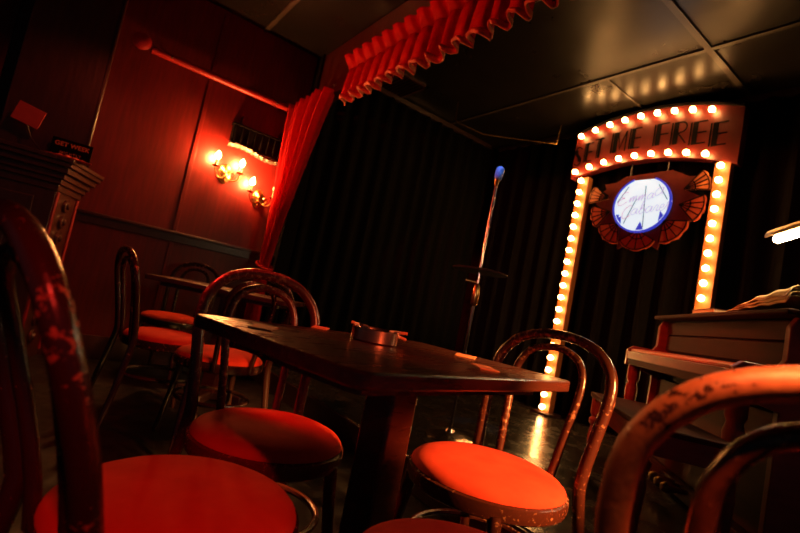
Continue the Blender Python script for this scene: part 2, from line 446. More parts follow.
text_mesh('NIGHTLY', 0.024, 'lettering', M['orangepaint'], o, (0, -0.008, 0.055), (pi / 2, 0, 0), spacing=1.3)
o = thing('paper_tag', 'tilted red paper tag held on a bent wire above the cabinet', 'tag', (-3.97, -0.27, ZT))
MB().tube(smoothpath([(0.02, 0.12, 0.006), (0.0, 0.06, 0.03), (0.0, 0.0, 0.09), (0.0, -0.035, 0.165)], 5), 0.004, 6).build('wire', M['cable'], o)
MB().lathe([(0.03, 0), (0.03, 0.006), (0.008, 0.010), (0, 0.011)], 14, Matrix.Translation((0.02, 0.12, 0))).build('base', M['iron'], o)
MB().box((0.008, -0.04, 0.225), (0.006, 0.15, 0.125), (radians(-12), 0, 0)).build('tag_card', M['card'], o, bevel=0.002)
o = thing('folded_cloth', 'crumpled red cloth lying at the right end of the cabinet top', 'cloth', (-3.86, -0.05, ZT))
rows = []
for j in range(9):
    rows.append([(-0.05 + 0.0125 * j, -0.13 + 0.26 * i / 20, 0.006 + 0.022 * abs(sin(i * 0.9 + j * 0.5)) * sin(pi * j / 8) * sin(pi * i / 20)) for i in range(21)])
MB().grid(rows).build('cloth', M['card'], o, solid=0.004)

# ------------------------------------------------------------------ wall sconces and ornament
def sconce(y, z, lit, label, seedv):
    o = thing('wall_sconce', label, 'wall lamp', (XW, y, z), 0, 'candle sconces on the panelled wall')
    MB().lathe([(0.0, 0.0), (0.052, 0.001), (0.050, 0.010), (0.034, 0.016), (0.022, 0.03), (0.010, 0.04), (0, 0.044)], 24,
               Matrix.Translation((0.001, 0, 0)) @ Matrix.Scale(1.7, 4, (0, 0, 1)) @ r90).build('back_plate', M['brass'], o)
    MB().lathe([(0.0, -0.03), (0.014, -0.02), (0.008, 0.0), (0.016, 0.012), (0, 0.02)], 14, Matrix.Translation((0.05, 0, -0.05))).build('drop_finial', M['brass'], o)
    for k, sy in enumerate((-1, 1)):
        pts = smoothpath([(0.035, 0, -0.01), (0.06, sy * 0.035, -0.055), (0.085, sy * 0.085, -0.045), (0.095, sy * 0.105, 0.0), (0.095, sy * 0.105, 0.018)], 6)
        a = MB().tube(pts, 0.0065, 8)
        curl = smoothpath([(0.06, sy * 0.035, -0.055), (0.07, sy * 0.07, -0.005), (0.07, sy * 0.045, 0.015), (0.065, sy * 0.03, -0.005)], 5)
        a.tube(curl, 0.0045, 8)
        arm = a.build('arm', M['brass'], o)
        T = Matrix.Translation((0.095, sy * 0.105, 0.018))
        MB().lathe([(0.0, 0), (0.02, 0.002), (0.034, 0.012), (0.030, 0.012), (0.014, 0.008), (0.013, 0.02), (0.0, 0.021)], 18, T).build('candle_cup', M['brass'], arm)
        MB().lathe([(0.0105, 0.014), (0.0105, 0.070), (0.0, 0.071)], 14, T).build('candle_tube', M['porcelain'], arm)
        b = [(0.007, 0.070), (0.016, 0.080), (0.021, 0.096), (0.017, 0.112), (0.007, 0.130), (0.0, 0.140)]
        MB().lathe(b, 14, T).build('candle_bulb', M['flame'] if lit[k] else M['porcelain'], arm)
    return o
sconce(1.035, 1.69, (1, 1), 'brass wall sconce with two lit candle bulbs, the one further left', 1)
sconce(1.365, 1.565, (1, 0), 'brass wall sconce with one lit and one unlit candle, beside the red curtain', 2)

o = thing('wall_pelmet', 'black ornamental wall panel with a rippled silvery lower edge above the sconces', 'wall ornament', (XW, 1.27, 1.93))
mb = MB(); mb.box((0.03, 0, 0.115), (0.06, 0.52, 0.17)); mb.box((0.035, 0, 0.205), (0.07, 0.54, 0.018))
for k in range(9): mb.box((0.064, -0.24 + 0.06 * k, 0.115), (0.012, 0.012, 0.16))
mb.build('panel', M['black'], o, bevel=0.003)
rows = []
for j in range(5):
    a = pi * j / 4
    rows.append([(0.030 + 0.042 * sin(a) + 0.006 * sin(i * 1.3), -0.275 + 0.55 * i / 44, 0.012 - 0.020 * cos(a) + 0.020 * sin(2 * pi * i / 44 * 1.0 + 0.4) + 0.004 * sin(i * 1.7)) for i in range(45)])
MB().grid(rows).build('rippled_edge', M['silver'], o, solid=0.006)
for y in (-0.2, 0.17):
    MB().lathe([(0.014, 0), (0.010, 0.05), (0.016, 0.06), (0.008, 0.075), (0, 0.08)], 12, Matrix.Translation((0.035, y, 0.214))).build('post_finial', M['iron'], o)

# ------------------------------------------------------------------ bentwood chairs
R_SEAT = 0.212
def make_chair(name, label, wood, loc, ang, group, rod=0.017, hs=1.0, hoopwood=None, lean=1.0, wide=1.0):
    bend = lambda p: Vector((p.x if p.z < 0.46 else -0.2 + (p.x + 0.2) * lean, p.y * (1 + (wide - 1) * max(0, min(1, (p.z - 0.40) / 0.2))), p.z * hs))
    o = thing(name, label, 'chair', loc, ang, group)
    pr = [(0.0, 0.472), (0.07, 0.4715), (0.13, 0.468), (0.17, 0.461), (0.193, 0.451), (0.204, 0.440), (0.206, 0.432), (0.19, 0.428), (0, 0.428)]
    MB().lathe(pr, 48).build('seat_cushion', M['velvet'], o)
    MB().lathe([(0.17, 0.432), (0.204, 0.432), (0.2125, 0.427), (0.214, 0.408), (0.211, 0.392), (0.204, 0.387), (0.17, 0.387), (0.17, 0.432)], 48).build('seat_ring', wood, o)
    # rear legs and outer hoop in one bent rod
    half = [(-0.275, 0.205, 0.0), (-0.235, 0.190, 0.20), (-0.203, 0.172, 0.40), (-0.205, 0.172, 0.48), (-0.228, 0.184, 0.60), (-0.252, 0.192, 0.70),
            (-0.270, 0.180, 0.775), (-0.283, 0.135, 0.832), (-0.290, 0.070, 0.861), (-0.292, 0.0, 0.868)]
    path = half + [(x, -y, z) for x, y, z in half[-2::-1]]
    P = [bend(p) for p in smoothpath(path, 6)]
    MB().tube(P, [rod - 0.0035 + 0.0035 * min(1, p.z / 0.4) for p in P], 14).build('back_hoop', hoopwood or wood, o)
    half = [(-0.190, 0.085, 0.400), (-0.197, 0.088, 0.45), (-0.215, 0.098, 0.56), (-0.240, 0.110, 0.68), (-0.258, 0.104, 0.755), (-0.270, 0.070, 0.805), (-0.275, 0.0, 0.825)]
    path = half + [(x, -y, z) for x, y, z in half[-2::-1]]
    MB().tube([bend(p) for p in smoothpath(path, 6)], 0.0125, 12).build('inner_hoop', wood, o)
    for sy in (1, -1):
        pts = smoothpath([(0.150, sy * 0.130, 0.40), (0.158, sy * 0.142, 0.30), (0.176, sy * 0.160, 0.15), (0.200, sy * 0.178, 0.0)], 5)
        MB().tube(pts, [0.018 - 0.006 * k / (len(pts) - 1) for k in range(len(pts))], 12).build('leg', wood, o)
    pts = [(0.0 + 0.182 * cos(a), 0.172 * sin(a), 0.235) for a in [2 * pi * k / 40 for k in range(40)]]
    MB().tube(pts, 0.010, 8, closed=True).build('leg_ring', wood, o)
    return o
GN = 'bentwood chairs at the near table'
GB = 'bentwood chairs at the far table'
make_chair('bentwood_chair', 'bentwood chair tucked under the far left edge of the near table, seat in shade', W_M_REDLIT, (-1.259, 0.578, 0), radians(-2), GN)
make_chair('bentwood_chair', 'chipped bentwood chair with brightly lit orange-red seat at the right end of the near table', W_R, (-0.940, 1.125, 0), radians(-81), GN).scale = (1.08, 1.08, 1.0)
make_chair('bentwood_chair', 'dark bentwood chair at lower left with large dim red seat in the foreground', W_L, (-0.881, 0.268, 0), radians(103.5), GN, 0.018, 1.0, None, 1.55, 1.12)
make_chair('bentwood_chair', 'bentwood chair at lower right showing only its orange-lit worn backrest hoop', W_R, (-0.236, 0.846, 0), radians(122), GN, 0.0168, 0.990, W_F)
make_chair('bentwood_chair', 'dark bentwood chair seen side-on at the left end of the far table', W_B, (-2.854, 0.585, 0), radians(97), GB)
make_chair('bentwood_chair', 'bentwood chair before the far table, its red seat seen through a nearer hoop', W_B, (-2.425, 0.770, 0), radians(181), GB)
make_chair('bentwood_chair', 'bentwood chair behind the far table by the wall, only its dark hoop above the top', W_B, (-3.86, 0.80, 0), radians(-36), GB)

o = thing('round_stool', 'round stool with red padded top at the bottom edge in front of the near table', 'stool', (-0.535, 0.632, 0))
MB().lathe([(0.0, 0.470), (0.08, 0.469), (0.15, 0.464), (0.185, 0.452), (0.195, 0.438), (0.19, 0.430), (0, 0.430)], 48).build('seat_cushion', M['velvet'], o)
MB().lathe([(0.15, 0.431), (0.197, 0.431), (0.201, 0.410), (0.195, 0.390), (0.15, 0.390), (0.15, 0.431)], 48).build('seat_ring', W_R, o)
for a in range(4):
    A = pi / 4 + a * pi / 2
    MB().tube([(0.13 * cos(A), 0.13 * sin(A), 0.40), (0.15 * cos(A), 0.15 * sin(A), 0.2), (0.175 * cos(A), 0.175 * sin(A), 0)], [0.017, 0.015, 0.012], 10).build('leg', W_R, o)
MB().tube([(0.15 * cos(a), 0.15 * sin(a), 0.2) for a in [2 * pi * k / 36 for k in range(36)]], 0.009, 8, closed=True).build('leg_ring', W_R, o)

# ------------------------------------------------------------------ tables
def rounded(lx, ly, r, n=6):
    P = []
    for cx, cy, a in ((lx - r, ly - r, 0), (-lx + r, ly - r, pi / 2), (-lx + r, -ly + r, pi), (lx - r, -ly + r, 3 * pi / 2)):
        P += arc2(cx, cy, r, r, a, a + pi / 2, n)
    return P
def make_table(label, loc, ang, lx, ly, base=0.23):
    o = thing('pedestal_table', label, 'table', loc, ang)
    MB().prism(rounded(lx, ly, 0.035), 0.716, 0.745).build('tabletop', M['tabletop'], o, bevel=0.004)
    MB().prism(rounded(lx - 0.07, ly - 0.07, 0.03), 0.690, 0.717).build('under_frame', M['tabletop'], o)
    MB().box((0, 0, 0.375), (0.095, 0.095, 0.66)).build('pedestal', M['tabletop'], o, bevel=0.008)
    mb = MB(); mb.box((0, 0, 0.03), (base * 2, 0.07, 0.06)); mb.box((0, 0, 0.03), (0.07, base * 2, 0.06))
    mb.build('foot_cross', M['iron'], o, bevel=0.012)
    return o
# near table: long side runs along +Y, turned a little
tc = (-0.969, 0.752)
make_table('rectangular dark wood pedestal table in the foreground holding the ashtray', (tc[0], tc[1], 0), radians(102.0), 0.421, 0.288, 0.20)
make_table('dark wood pedestal table in the background below the sconces', (-3.30, 1.02, 0), radians(54.3), 0.46, 0.30)

# on the near table
ZTB = 0.745
ap = (-1.075, 0.735)
o = thing('ashtray', 'low round polished metal ashtray on the near table', 'ashtray', (ap[0], ap[1], ZTB)); o.scale = (1.15, 1.15, 1.1)
MB().lathe([(0.0, 0.004), (0.045, 0.004), (0.049, 0.008), (0.050, 0.030), (0.053, 0.034), (0.056, 0.032), (0.0555, 0.004), (0.050, 0.0), (0, 0.0)], 48).build('bowl', M['steel'], o)
for k in range(3):
    A = radians(60 + 120 * k)
    MB().box((0.053 * cos(A), 0.053 * sin(A), 0.0345), (0.012, 0.014, 0.004), (0, 0, A)).build('cigarette_rest', M['steel'], o)
def butt(x, y, z, ang, tilt, L, label):
    o = thing('cigarette_butt', label, 'cigarette butt', (ap[0] + x, ap[1] + y, ZTB + z), ang, 'cigarette butts in the ashtray')
    o.rotation_euler = (0, tilt, ang)
    MB().tube([(0, 0, 0), (L * 0.6, 0, 0)], 0.004, 10).build('paper_tube', M['cig'], o)
    MB().tube([(L * 0.6, 0, 0), (L, 0, 0)], 0.0042, 10).build('filter', M['mat'], o)
butt(0.012, 0.038, 0.036, radians(50), radians(-4), 0.050, 'upper of the two cigarette butts sticking out on the right of the ashtray')
butt(0.030, 0.030, 0.034, radians(75), radians(14), 0.048, 'lower of the two cigarette butts sticking out on the right of the ashtray')
butt(-0.025, -0.040, 0.040, radians(-125), radians(-6), 0.022, 'short cigarette butt on the left rim of the ashtray')
for x, y, a, lab, sx, sy in ((-1.03, 0.405, 60, 'small orange card on the near table close to its left corner', 0.050, 0.10),
                     (-1.255, 0.665, 55, 'small orange card on the far edge of the near table left of the ashtray', 0.045, 0.07),
                     (-1.040, 1.055, 40, 'thin orange card on the near table between the ashtray and the lit chair', 0.060, 0.075),
                     (-0.820, 0.905, 60, 'orange card nearest the right front edge of the near table', 0.050, 0.085)):
    o = MB().box((0, 0, 0.002), (sx, sy, 0.004)).build('table_card', M['mat'], bevel=0.001)
    o.location = (x, y, ZTB); o.rotation_euler = (0, 0, radians(a)); tag(o, lab, 'card', 'cards lying on the near table')

# ------------------------------------------------------------------ microphone stand
mx, my = -2.075, 2.090
o = thing('microphone_stand', 'chrome microphone stand with a flat round tray on the dark stage', 'microphone stand', (mx, my, ZS))
MB().lathe([(0.14, 0.0), (0.142, 0.012), (0.12, 0.026), (0.03, 0.04), (0.018, 0.06), (0, 0.06)], 36).build('base', M['chrome'], o)
MB().lathe([(0.0095, 0.05), (0.0095, 0.92), (0, 0.92)], 14).build('lower_tube', M['iron'], o)
mb = MB().lathe([(0.008, 0.90)] + [(0.0085 if k % 2 else 0.0095, 0.95 + 0.012 * k) for k in range(50)] + [(0.008, 1.565), (0, 1.565)], 14)
mb.build('upper_tube', M['chrome'], o)
MB().lathe([(0.010, 0.80), (0.021, 0.815), (0.024, 0.875), (0.018, 0.925), (0.010, 0.94)], 18).build('clutch', M['brass'], o)
MB().tube([(0, 0, 0.945), (-0.05, -0.055, 0.95)], [0.009, 0.012], 10).build('wing_knob', M['brass'], o)
MB().lathe([(0.0, 1.010), (0.165, 1.012), (0.170, 1.020), (0.165, 1.022), (0.02, 1.016), (0.012, 1.03), (0.0, 1.03)], 40).build('tray', M['iron'], o)
o = thing('microphone', 'blue-lit microphone clipped to the top of the chrome stand', 'microphone', (mx, my, ZS + 1.56)); o.scale = (0.85, 0.85, 0.9)
MB().lathe([(0.008, 0), (0.014, 0.01), (0.014, 0.03), (0, 0.03)], 14).build('clip', M['brass'], o)
tilt = Matrix.Translation((0, 0, 0.03)) @ Matrix.Rotation(radians(-8), 4, 'X')
MB().lathe([(0.011, -0.005), (0.017, 0.004), (0.022, 0.02), (0.0, 0.02)], 20, tilt).build('body', M['brass'], o)
MB().lathe([(0.024, 0.018), (0.029, 0.026), (0.031, 0.055), (0.031, 0.085), (0.027, 0.104), (0.016, 0.116), (0.0, 0.120)], 24, tilt).build('grille', M['mic_bluelit'], o)

# ------------------------------------------------------------------ lit marquee arch
YM = 3.93
o = thing('marquee_arch', 'lit arched red marquee sign carried on two posts of glowing bulbs on the stage', 'marquee', (-2.165, YM, ZS))
def LX(x): return x + 2.165
def LZ(z): return z - ZS
xa, xb = -2.862, -1.435
def rise(x):
    t = (x - (xa + xb) / 2) / ((xb - xa) / 2)
    return 0.118 * (1 - t * t) - 0.014 * t
xs = [xa + (xb - xa) * k / 28 for k in range(29)]
poly = [(LX(x), LZ(2.42 + rise(x))) for x in xs] + [(LX(x), LZ(2.868 + rise(x))) for x in xs[::-1]]
toXZ = Matrix.Rotation(pi / 2, 4, 'X')        # local (x, y, z) -> (x, -z, y): extrusion runs along -Y
brd = MB().prism(poly, -0.05, 0.05, toXZ).build('sign_board', M['signred'], o)
mb = MB()
pl = [(LX(x), LZ(2.868 + rise(x))) for x in xs]
mb.prism(pl + [(a, b + 0.02) for a, b in pl[::-1]], -0.06, 0.07, toXZ)
mb.build('top_edging', M['black'], o)
# deco lettering
def glyph(mb, ch, x0, z0, w, h, th=0.48):
    t = 0.011; d0, d1 = 0.05, 0.0525
    def rect(a, b, c, d): mb.prism([(LX(x0 + a), LZ(z0 + b)), (LX(x0 + c), LZ(z0 + b)), (LX(x0 + c), LZ(z0 + d)), (LX(x0 + a), LZ(z0 + d))], d0, d1, toXZ)
    def line(pts): mb.strip([(LX(x0 + a), LZ(z0 + b)) for a, b in pts], t, d0, d1, toXZ)
    s = w * th
    if ch in 'EFR':
        rect(0, 0, s * 0.22, h); rect(s * 0.34, 0, s, h)
    if ch == 'E':
        for q in (0, h / 2 - t / 2, h - t): rect(s, q, w, q + t)
    elif ch == 'F':
        for q in (h * 0.46, h - t): rect(s, q, w, q + t)
    elif ch == 'R':
        line([(s, h - t / 2)] + arc2(w * 0.62, h * 0.74, w * 0.36, h * 0.26 - t / 2, pi / 2, -pi / 2, 10) + [(s, h * 0.48)])
        line([(s, h * 0.48), (w, 0)])
    elif ch == 'S':
        pts = arc2(w * 0.5, h * 0.74, w * 0.42, h * 0.24, radians(30), radians(250), 12) + arc2(w * 0.5, h * 0.26, w * 0.42, h * 0.24, radians(70), radians(-150), 12)
        line(pts); mb.strip([(LX(x0 + a), LZ(z0 + b)) for a, b in [(w * 0.2, h * 0.82), (w * 0.35, h * 0.58), (w * 0.65, h * 0.42), (w * 0.8, h * 0.2)]], s * 0.7, d0, d1, toXZ)
    elif ch == 'T':
        rect(0, h - t, w, h); rect(w * 0.3, 0, w * 0.38, h); rect(w * 0.44, 0, w * 0.72, h)
    elif ch == 'M':
        rect(0, 0, s * 0.18, h); rect(s * 0.28, 0, s * 0.85, h); rect(w - t, 0, w, h)
        line([(s * 0.85, h), (w * 0.6, h * 0.15), (w - t / 2, h)])
for word in ((('S', -2.86, 0.085), ('E', -2.755, 0.085), ('T', -2.655, 0.095)), (('M', -2.485, 0.145), ('E', -2.315, 0.105)),
             (('F', -2.10, 0.125), ('R', -1.955, 0.125), ('E', -1.805, 0.125), ('E', -1.655, 0.125))):
    mb = MB()
    for ch, x, w in word: glyph(mb, ch, x, 2.535 + rise(x + w / 2), w, 0.195)
    mb.build('lettering', M['black'], o, smooth=False)
# bulbs
bulb_prof = [(0.011, 0.0), (0.012, 0.010), (0.018, 0.018), (0.0235, 0.031), (0.0235, 0.042), (0.018, 0.054), (0.009, 0.060), (0.0, 0.062)]
face = Matrix.Rotation(pi / 2, 4, 'X')        # lathe axis points to -Y
mb = MB().lathe(bulb_prof, 14, face); bulb0 = mb.build('bulb', M['bulb'], brd)
sock0 = MB().lathe([(0.018, 0.0), (0.018, 0.008), (0.012, 0.012), (0, 0.012)], 12, face).build('bulb_socket', M['brass'], brd)
def put_bulb(parent, x, z, first=[True]):
    b = bulb0 if first[0] else bulb0.copy()
    if not first[0]: COL.objects.link(b)
    b.parent = parent; b.location = (LX(x), -0.050 - 0.010, LZ(z))
    first[0] = False
for k in range(9):
    x = -2.79 + (2.79 - 1.645) * k / 8
    for z in (2.812, 2.447): put_bulb(brd, x, z + rise(x))
bpy.data.objects.remove(sock0)
for px in (-2.725, -1.535):
    p = MB().box((LX(px), 0.0, (2.44 - ZS) / 2), (0.115, 0.07, 2.44 - ZS)).build('post', M['signpost'], o, bevel=0.006)
    for k in range(20):
        b = bulb0.copy(); COL.objects.link(b); b.parent = p
        b.location = (LX(px), -0.036, 0.07 + 0.1145 * k)
    MB().box((LX(px), 0.0, 0.012), (0.2, 0.2, 0.024)).build('foot_plate', M['iron'], o, bevel=0.004)

# ------------------------------------------------------------------ fan emblem with lit disc
ec = (-2.125, 2.135)
o = thing('fan_emblem', 'rust red fan-shaped emblem with a round backlit disc hanging inside the marquee arch', 'sign', (ec[0], YM, ec[1]))
# petals behind
mb = MB()
for a in range(0, 360, 24):
    A = radians(a + 6); rr = 0.40 + 0.06 * abs(cos(A))
    if sin(A) > 0.55: rr = 0.30
    c, s_ = cos(A), sin(A)
    loc = [(0.14, -0.085), (rr * 0.75, -0.075), (rr, 0.0), (rr * 0.75, 0.075), (0.14, 0.085)]
    mb.prism([(u * c - v * s_, (u * s_ + v * c)) for u, v in loc], -0.028 - 0.0002 * a / 24, -0.010 + 0.0003 * a / 24, toXZ)
mb.build('petal', M['petal'], o)
mb = MB().prism([(-0.40, 0.16), (-0.20, 0.285), (0.20, 0.30), (0.40, 0.20), (0.22, 0.06), (-0.22, 0.04)], -0.030, -0.012, toXZ)
mb.build('crest', M['petal'], o)
def fan(cx, cz, ang, r, spread, m):
    A0 = radians(ang - spread / 2); A1 = radians(ang + spread / 2); n = 18
    pts = [(cx, cz)]
    for k in range(n + 1):
        a = A0 + (A1 - A0) * k / n
        q = r * (1 + 0.05 * abs(sin(pi * 3 * k / n)))
        pts.append((cx + q * cos(a), cz + q * sin(a)))
    f = MB().prism(pts, -0.008, 0.012, toXZ).build('fan', m, o)
    rb = MB()
    for k in range(5):
        a = A0 + (A1 - A0) * k / 4
        rb.strip([(cx, cz), (cx + r * 0.99 * cos(a), cz + r * 0.99 * sin(a))], 0.008, 0.012, 0.017, toXZ)
    for q in (0.45, 0.97):
        rb.strip(arc2(cx, cz, r * q, r * q, A0, A1, 10), 0.008, 0.012, 0.017, toXZ)
    rb.build('fan_rib', M['black'], f)
for cx, cz, ang, r, sp, m in ((0.0, -0.225, -90, 0.175, 118, 'fan'), (-0.185, -0.155, -130, 0.185, 90, 'fan'), (0.200, -0.145, -48, 0.190, 90, 'fan'),
                              (-0.285, -0.045, -164, 0.185, 70, 'fan'), (0.305, -0.015, -14, 0.190, 70, 'fan'),
                              (-0.325, 0.080, 164, 0.190, 52, 'fanlight'), (0.325, 0.115, 22, 0.190, 55, 'fanlight')):
    fan(cx, cz, ang, r, sp, M[m])
RD = 0.240
def discpts(r, top):
    return [(x, min(z, top)) for x, z in arc2(0, 0, r, r, 0, 2 * pi, 64)[:-1]]
MB().prism(discpts(RD, 0.222), 0.018, 0.030, toXZ).build('lit_disc', M['disc'], o)
mb = MB()
A = arc2(0, 0, RD + 0.010, RD + 0.010, radians(68), radians(-248), 70)
B = arc2(0, 0, RD - 0.005, RD - 0.005, radians(68), radians(-248), 70)
for k in range(70): mb.prism([B[k], B[k + 1], A[k + 1], A[k]], 0.012, 0.036, toXZ)
for a, h in ((-85, 0.075), (-35, 0.065), (-140, 0.045), (-150, 0.03)):
    q = radians(a)
    for da in (-7,):
        p = [((RD - 0.012) * cos(q + radians(s)), (RD - 0.012) * sin(q + radians(s))) for s in (-8, 0, 8)]
        tip = (p[1][0] * 0.92, p[1][1] + h)
        mb.prism([p[0], p[1], p[2], tip], 0.030, 0.034, toXZ)
mb.build('blue_rim', M['bluerim'], o)
mb = MB()
for (a, b), (c, d) in (((-0.13, -0.17), (-0.045, 0.055)), ((0.045, -0.205), (0.02, 0.165)), ((-0.215, 0.03), (-0.13, 0.17)), ((0.215, 0.03), (0.13, 0.165))):
    mb.strip([(a, b), (c, d)], 0.007, 0.030, 0.0325, toXZ)
mb.build('painted_line', M['ray'], o)
# script lettering, written as pen strokes
SC = {
 'E': [[(0.62, 0.92), (0.35, 1.0), (0.12, 0.85), (0.2, 0.62), (0.45, 0.55), (0.12, 0.45), (0.0, 0.2), (0.2, 0.0), (0.5, 0.08), (0.7, 0.25)]],
 'C': [[(0.68, 0.85), (0.42, 1.0), (0.12, 0.75), (0.02, 0.4), (0.15, 0.05), (0.42, 0.0), (0.7, 0.2)]],
 'm': [[(0.0, 0.1), (0.1, 0.5), (0.12, 0.0), (0.28, 0.5), (0.36, 0.45), (0.36, 0.0), (0.52, 0.5), (0.62, 0.45), (0.62, 0.08), (0.78, 0.05)]],
 'a': [[(0.5, 0.45), (0.25, 0.52), (0.05, 0.28), (0.15, 0.02), (0.38, 0.1), (0.5, 0.48), (0.5, 0.08), (0.66, 0.08)]],
 'b': [[(0.0, 0.15), (0.2, 0.6), (0.25, 1.0), (0.12, 1.0), (0.1, 0.1), (0.3, 0.0), (0.48, 0.25), (0.35, 0.5), (0.15, 0.35)]],
 'r': [[(0.0, 0.1), (0.12, 0.52), (0.3, 0.46), (0.28, 0.05), (0.45, 0.1)]],
 'e': [[(0.0, 0.2), (0.3, 0.3), (0.28, 0.5), (0.1, 0.45), (0.06, 0.12), (0.25, 0.0), (0.45, 0.15)]],
 't': [[(0.0, 0.15), (0.2, 0.9), (0.18, 0.1), (0.36, 0.08)], [(0.02, 0.6), (0.38, 0.64)]],
}
WD = {'E': 0.72, 'C': 0.72, 'm': 0.78, 'a': 0.66, 'b': 0.52, 'r': 0.44, 'e': 0.46, 't': 0.36, ' ': 0.3}
def script(mb, txt, x, z, h, slope):
    for ch in txt:
        for st in SC.get(ch, []):
            p3 = smoothpath([(x + (u + 0.22 * v) * h, z + v * h, 0) for u, v in st], 4)
            mb.strip([(p.x, p.y + slope * p.x) for p in p3], 0.0055, 0.030, 0.0325, toXZ)
        x += WD[ch] * h
mb = MB(); script(mb, 'mma', -0.115, 0.035, 0.098, 0.12); script(mb, 'a', 0.095, 0.055, 0.135, 0.1); script(mb, 'abaret', -0.085, -0.085, 0.105, 0.12)
mb.build('script_lettering', M['scriptink'], o, smooth=False)
for ch, x, z, h in (('E', -0.215, 0.02, 0.115), ('C', -0.165, -0.105, 0.112)):
    mb = MB(); script(mb, ch, x, z, h, 0.12); mb.build('script_initial', M['scriptpink'], o, smooth=False)
# two hanging rods up to the board
for x in (-0.16, 0.16):
    MB().tube([(x, 0.02, 0.22), (x, 0.02, LZ(2.43 + rise(ec[0] + x)) - (ec[1] - ZS))], 0.006, 8).build('hanging_rod', M['iron'], o)

# ------------------------------------------------------------------ piano
PA = radians(-47.4)
o = thing('upright_piano', 'polished mahogany upright piano standing on the stage at the right', 'piano', (-1.56, 3.435, ZS), PA)
L = 1.48; T = 1.0; A = 0.765
MB().box((L / 2, 0.155, 0.49), (L - 0.07, 0.27, 0.98)).build('case', M['piano'], o, bevel=0.004)
MB().box((L / 2, 0.125, T - 0.011), (L + 0.04, 0.40, 0.022)).build('top_lid', M['piano'], o, bevel=0.006)
for x in (0.018, L - 0.018):
    side = [(0.29, 0.0), (0.29, 0.975), (-0.02, 0.975), (-0.045, 0.93), (-0.045, 0.80), (-0.065, A), (-0.19, A), (-0.225, A - 0.03), (-0.225, A - 0.13), (-0.05, A - 0.17), (-0.05, 0.0)]
    m4 = Matrix.Translation((x, 0, 0)) @ Matrix(((0, 0, 1, 0), (1, 0, 0, 0), (0, 1, 0, 0), (0, 0, 0, 1)))
    MB().prism(side, -0.018, 0.018, m4).build('side_panel', M['piano_redlit'], o, bevel=0.004)
MB().box((L / 2, 0.012, 0.925), (L - 0.08, 0.02, 0.085)).build('upper_panel', M['piano'], o, bevel=0.004)
MB().box((L / 2, 0.008, 0.825), (L - 0.13, 0.022, 0.10)).build('music_desk', M['piano'], o, bevel=0.005)
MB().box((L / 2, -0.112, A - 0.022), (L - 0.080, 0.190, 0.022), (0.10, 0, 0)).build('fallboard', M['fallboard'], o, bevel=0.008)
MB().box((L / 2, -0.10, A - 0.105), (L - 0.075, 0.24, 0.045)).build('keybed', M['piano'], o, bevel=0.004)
MB().box((L / 2, -0.212, A - 0.065), (L - 0.075, 0.022, 0.05)).build('key_slip', M['piano_redlit'], o, bevel=0.004)
for x in (0.05, L - 0.05):
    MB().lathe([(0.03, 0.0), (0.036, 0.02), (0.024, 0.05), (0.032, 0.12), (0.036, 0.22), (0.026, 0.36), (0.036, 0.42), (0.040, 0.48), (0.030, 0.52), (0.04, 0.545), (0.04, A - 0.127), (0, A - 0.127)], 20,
               Matrix.Translation((x, -0.17, 0))).build('leg', M['piano_redlit'], o)
MB().box((L / 2, -0.005, 0.34), (L - 0.09, 0.02, 0.50)).build('knee_panel', M['piano'], o, bevel=0.006)
MB().box((L / 2, -0.03, 0.05), (L - 0.08, 0.06, 0.07)).build('plinth', M['piano'], o, bevel=0.005)
for dxx in (-0.09, 0.0, 0.09):
    MB().lathe([(0.0, 0), (0.012, 0.004), (0.014, 0.05), (0.026, 0.09), (0.028, 0.11), (0.018, 0.128), (0, 0.132)], 14,
               Matrix.Translation((L / 2 + dxx, -0.055, 0.075)) @ Matrix.Rotation(pi / 2, 4, 'X')).build('pedal', M['brass'], o)
ZP = ZS + T
dirx = Vector((cos(PA), sin(PA), 0)); diry = Vector((-sin(PA), cos(PA), 0)); P0 = Vector((-1.56, 3.435, 0))
def onp(x, y, z=ZP):
    q = P0 + dirx * x + diry * y; return (q.x, q.y, z)
o = thing('sheet_music', 'rumpled cream sheets of paper piled on the piano top under the lamp', 'sheet music', onp(1.22, 0.06), PA)
for q, (dz, sh, lab) in enumerate(((0.0, 0.0, 0), (0.012, 0.7, 1), (0.024, 1.5, 2))):
    rows = []
    for j in range(15):
        v = j / 14; yy = -0.125 + 0.25 * v
        rows.append([(-0.235 + 0.47 * i / 40 + 0.01 * sin(3 * v + q), yy,
                      0.004 + dz * min(1, i / 16) + (0.070 * min(1, (i / 40) ** 0.8) * (0.35 + 0.65 * sin(pi * min(1, v * 1.15) ** 0.45)) + 0.0035 * sin(i * 0.55 + sh * 2 + 3 * v) * min(1, i / 6)) * (0.8 + 0.1 * q)) for i in range(41)])
    MB().grid(rows).build('paper_sheet', M['paper'], o, solid=0.003)
o = thing('closed_book', 'thin closed dark book on the far end of the piano top', 'book', onp(0.72, 0.035), PA)
MB().box((0, 0, 0.012), (0.27, 0.20, 0.018)).build('pages', M['paper'], o)
mb = MB(); mb.box((0, 0, 0.0015), (0.28, 0.21, 0.003)); mb.box((0, 0, 0.0225), (0.28, 0.21, 0.003)); mb.box((0, 0.104, 0.012), (0.28, 0.003, 0.022))
mb.build('cover', M['darkwood'], o)

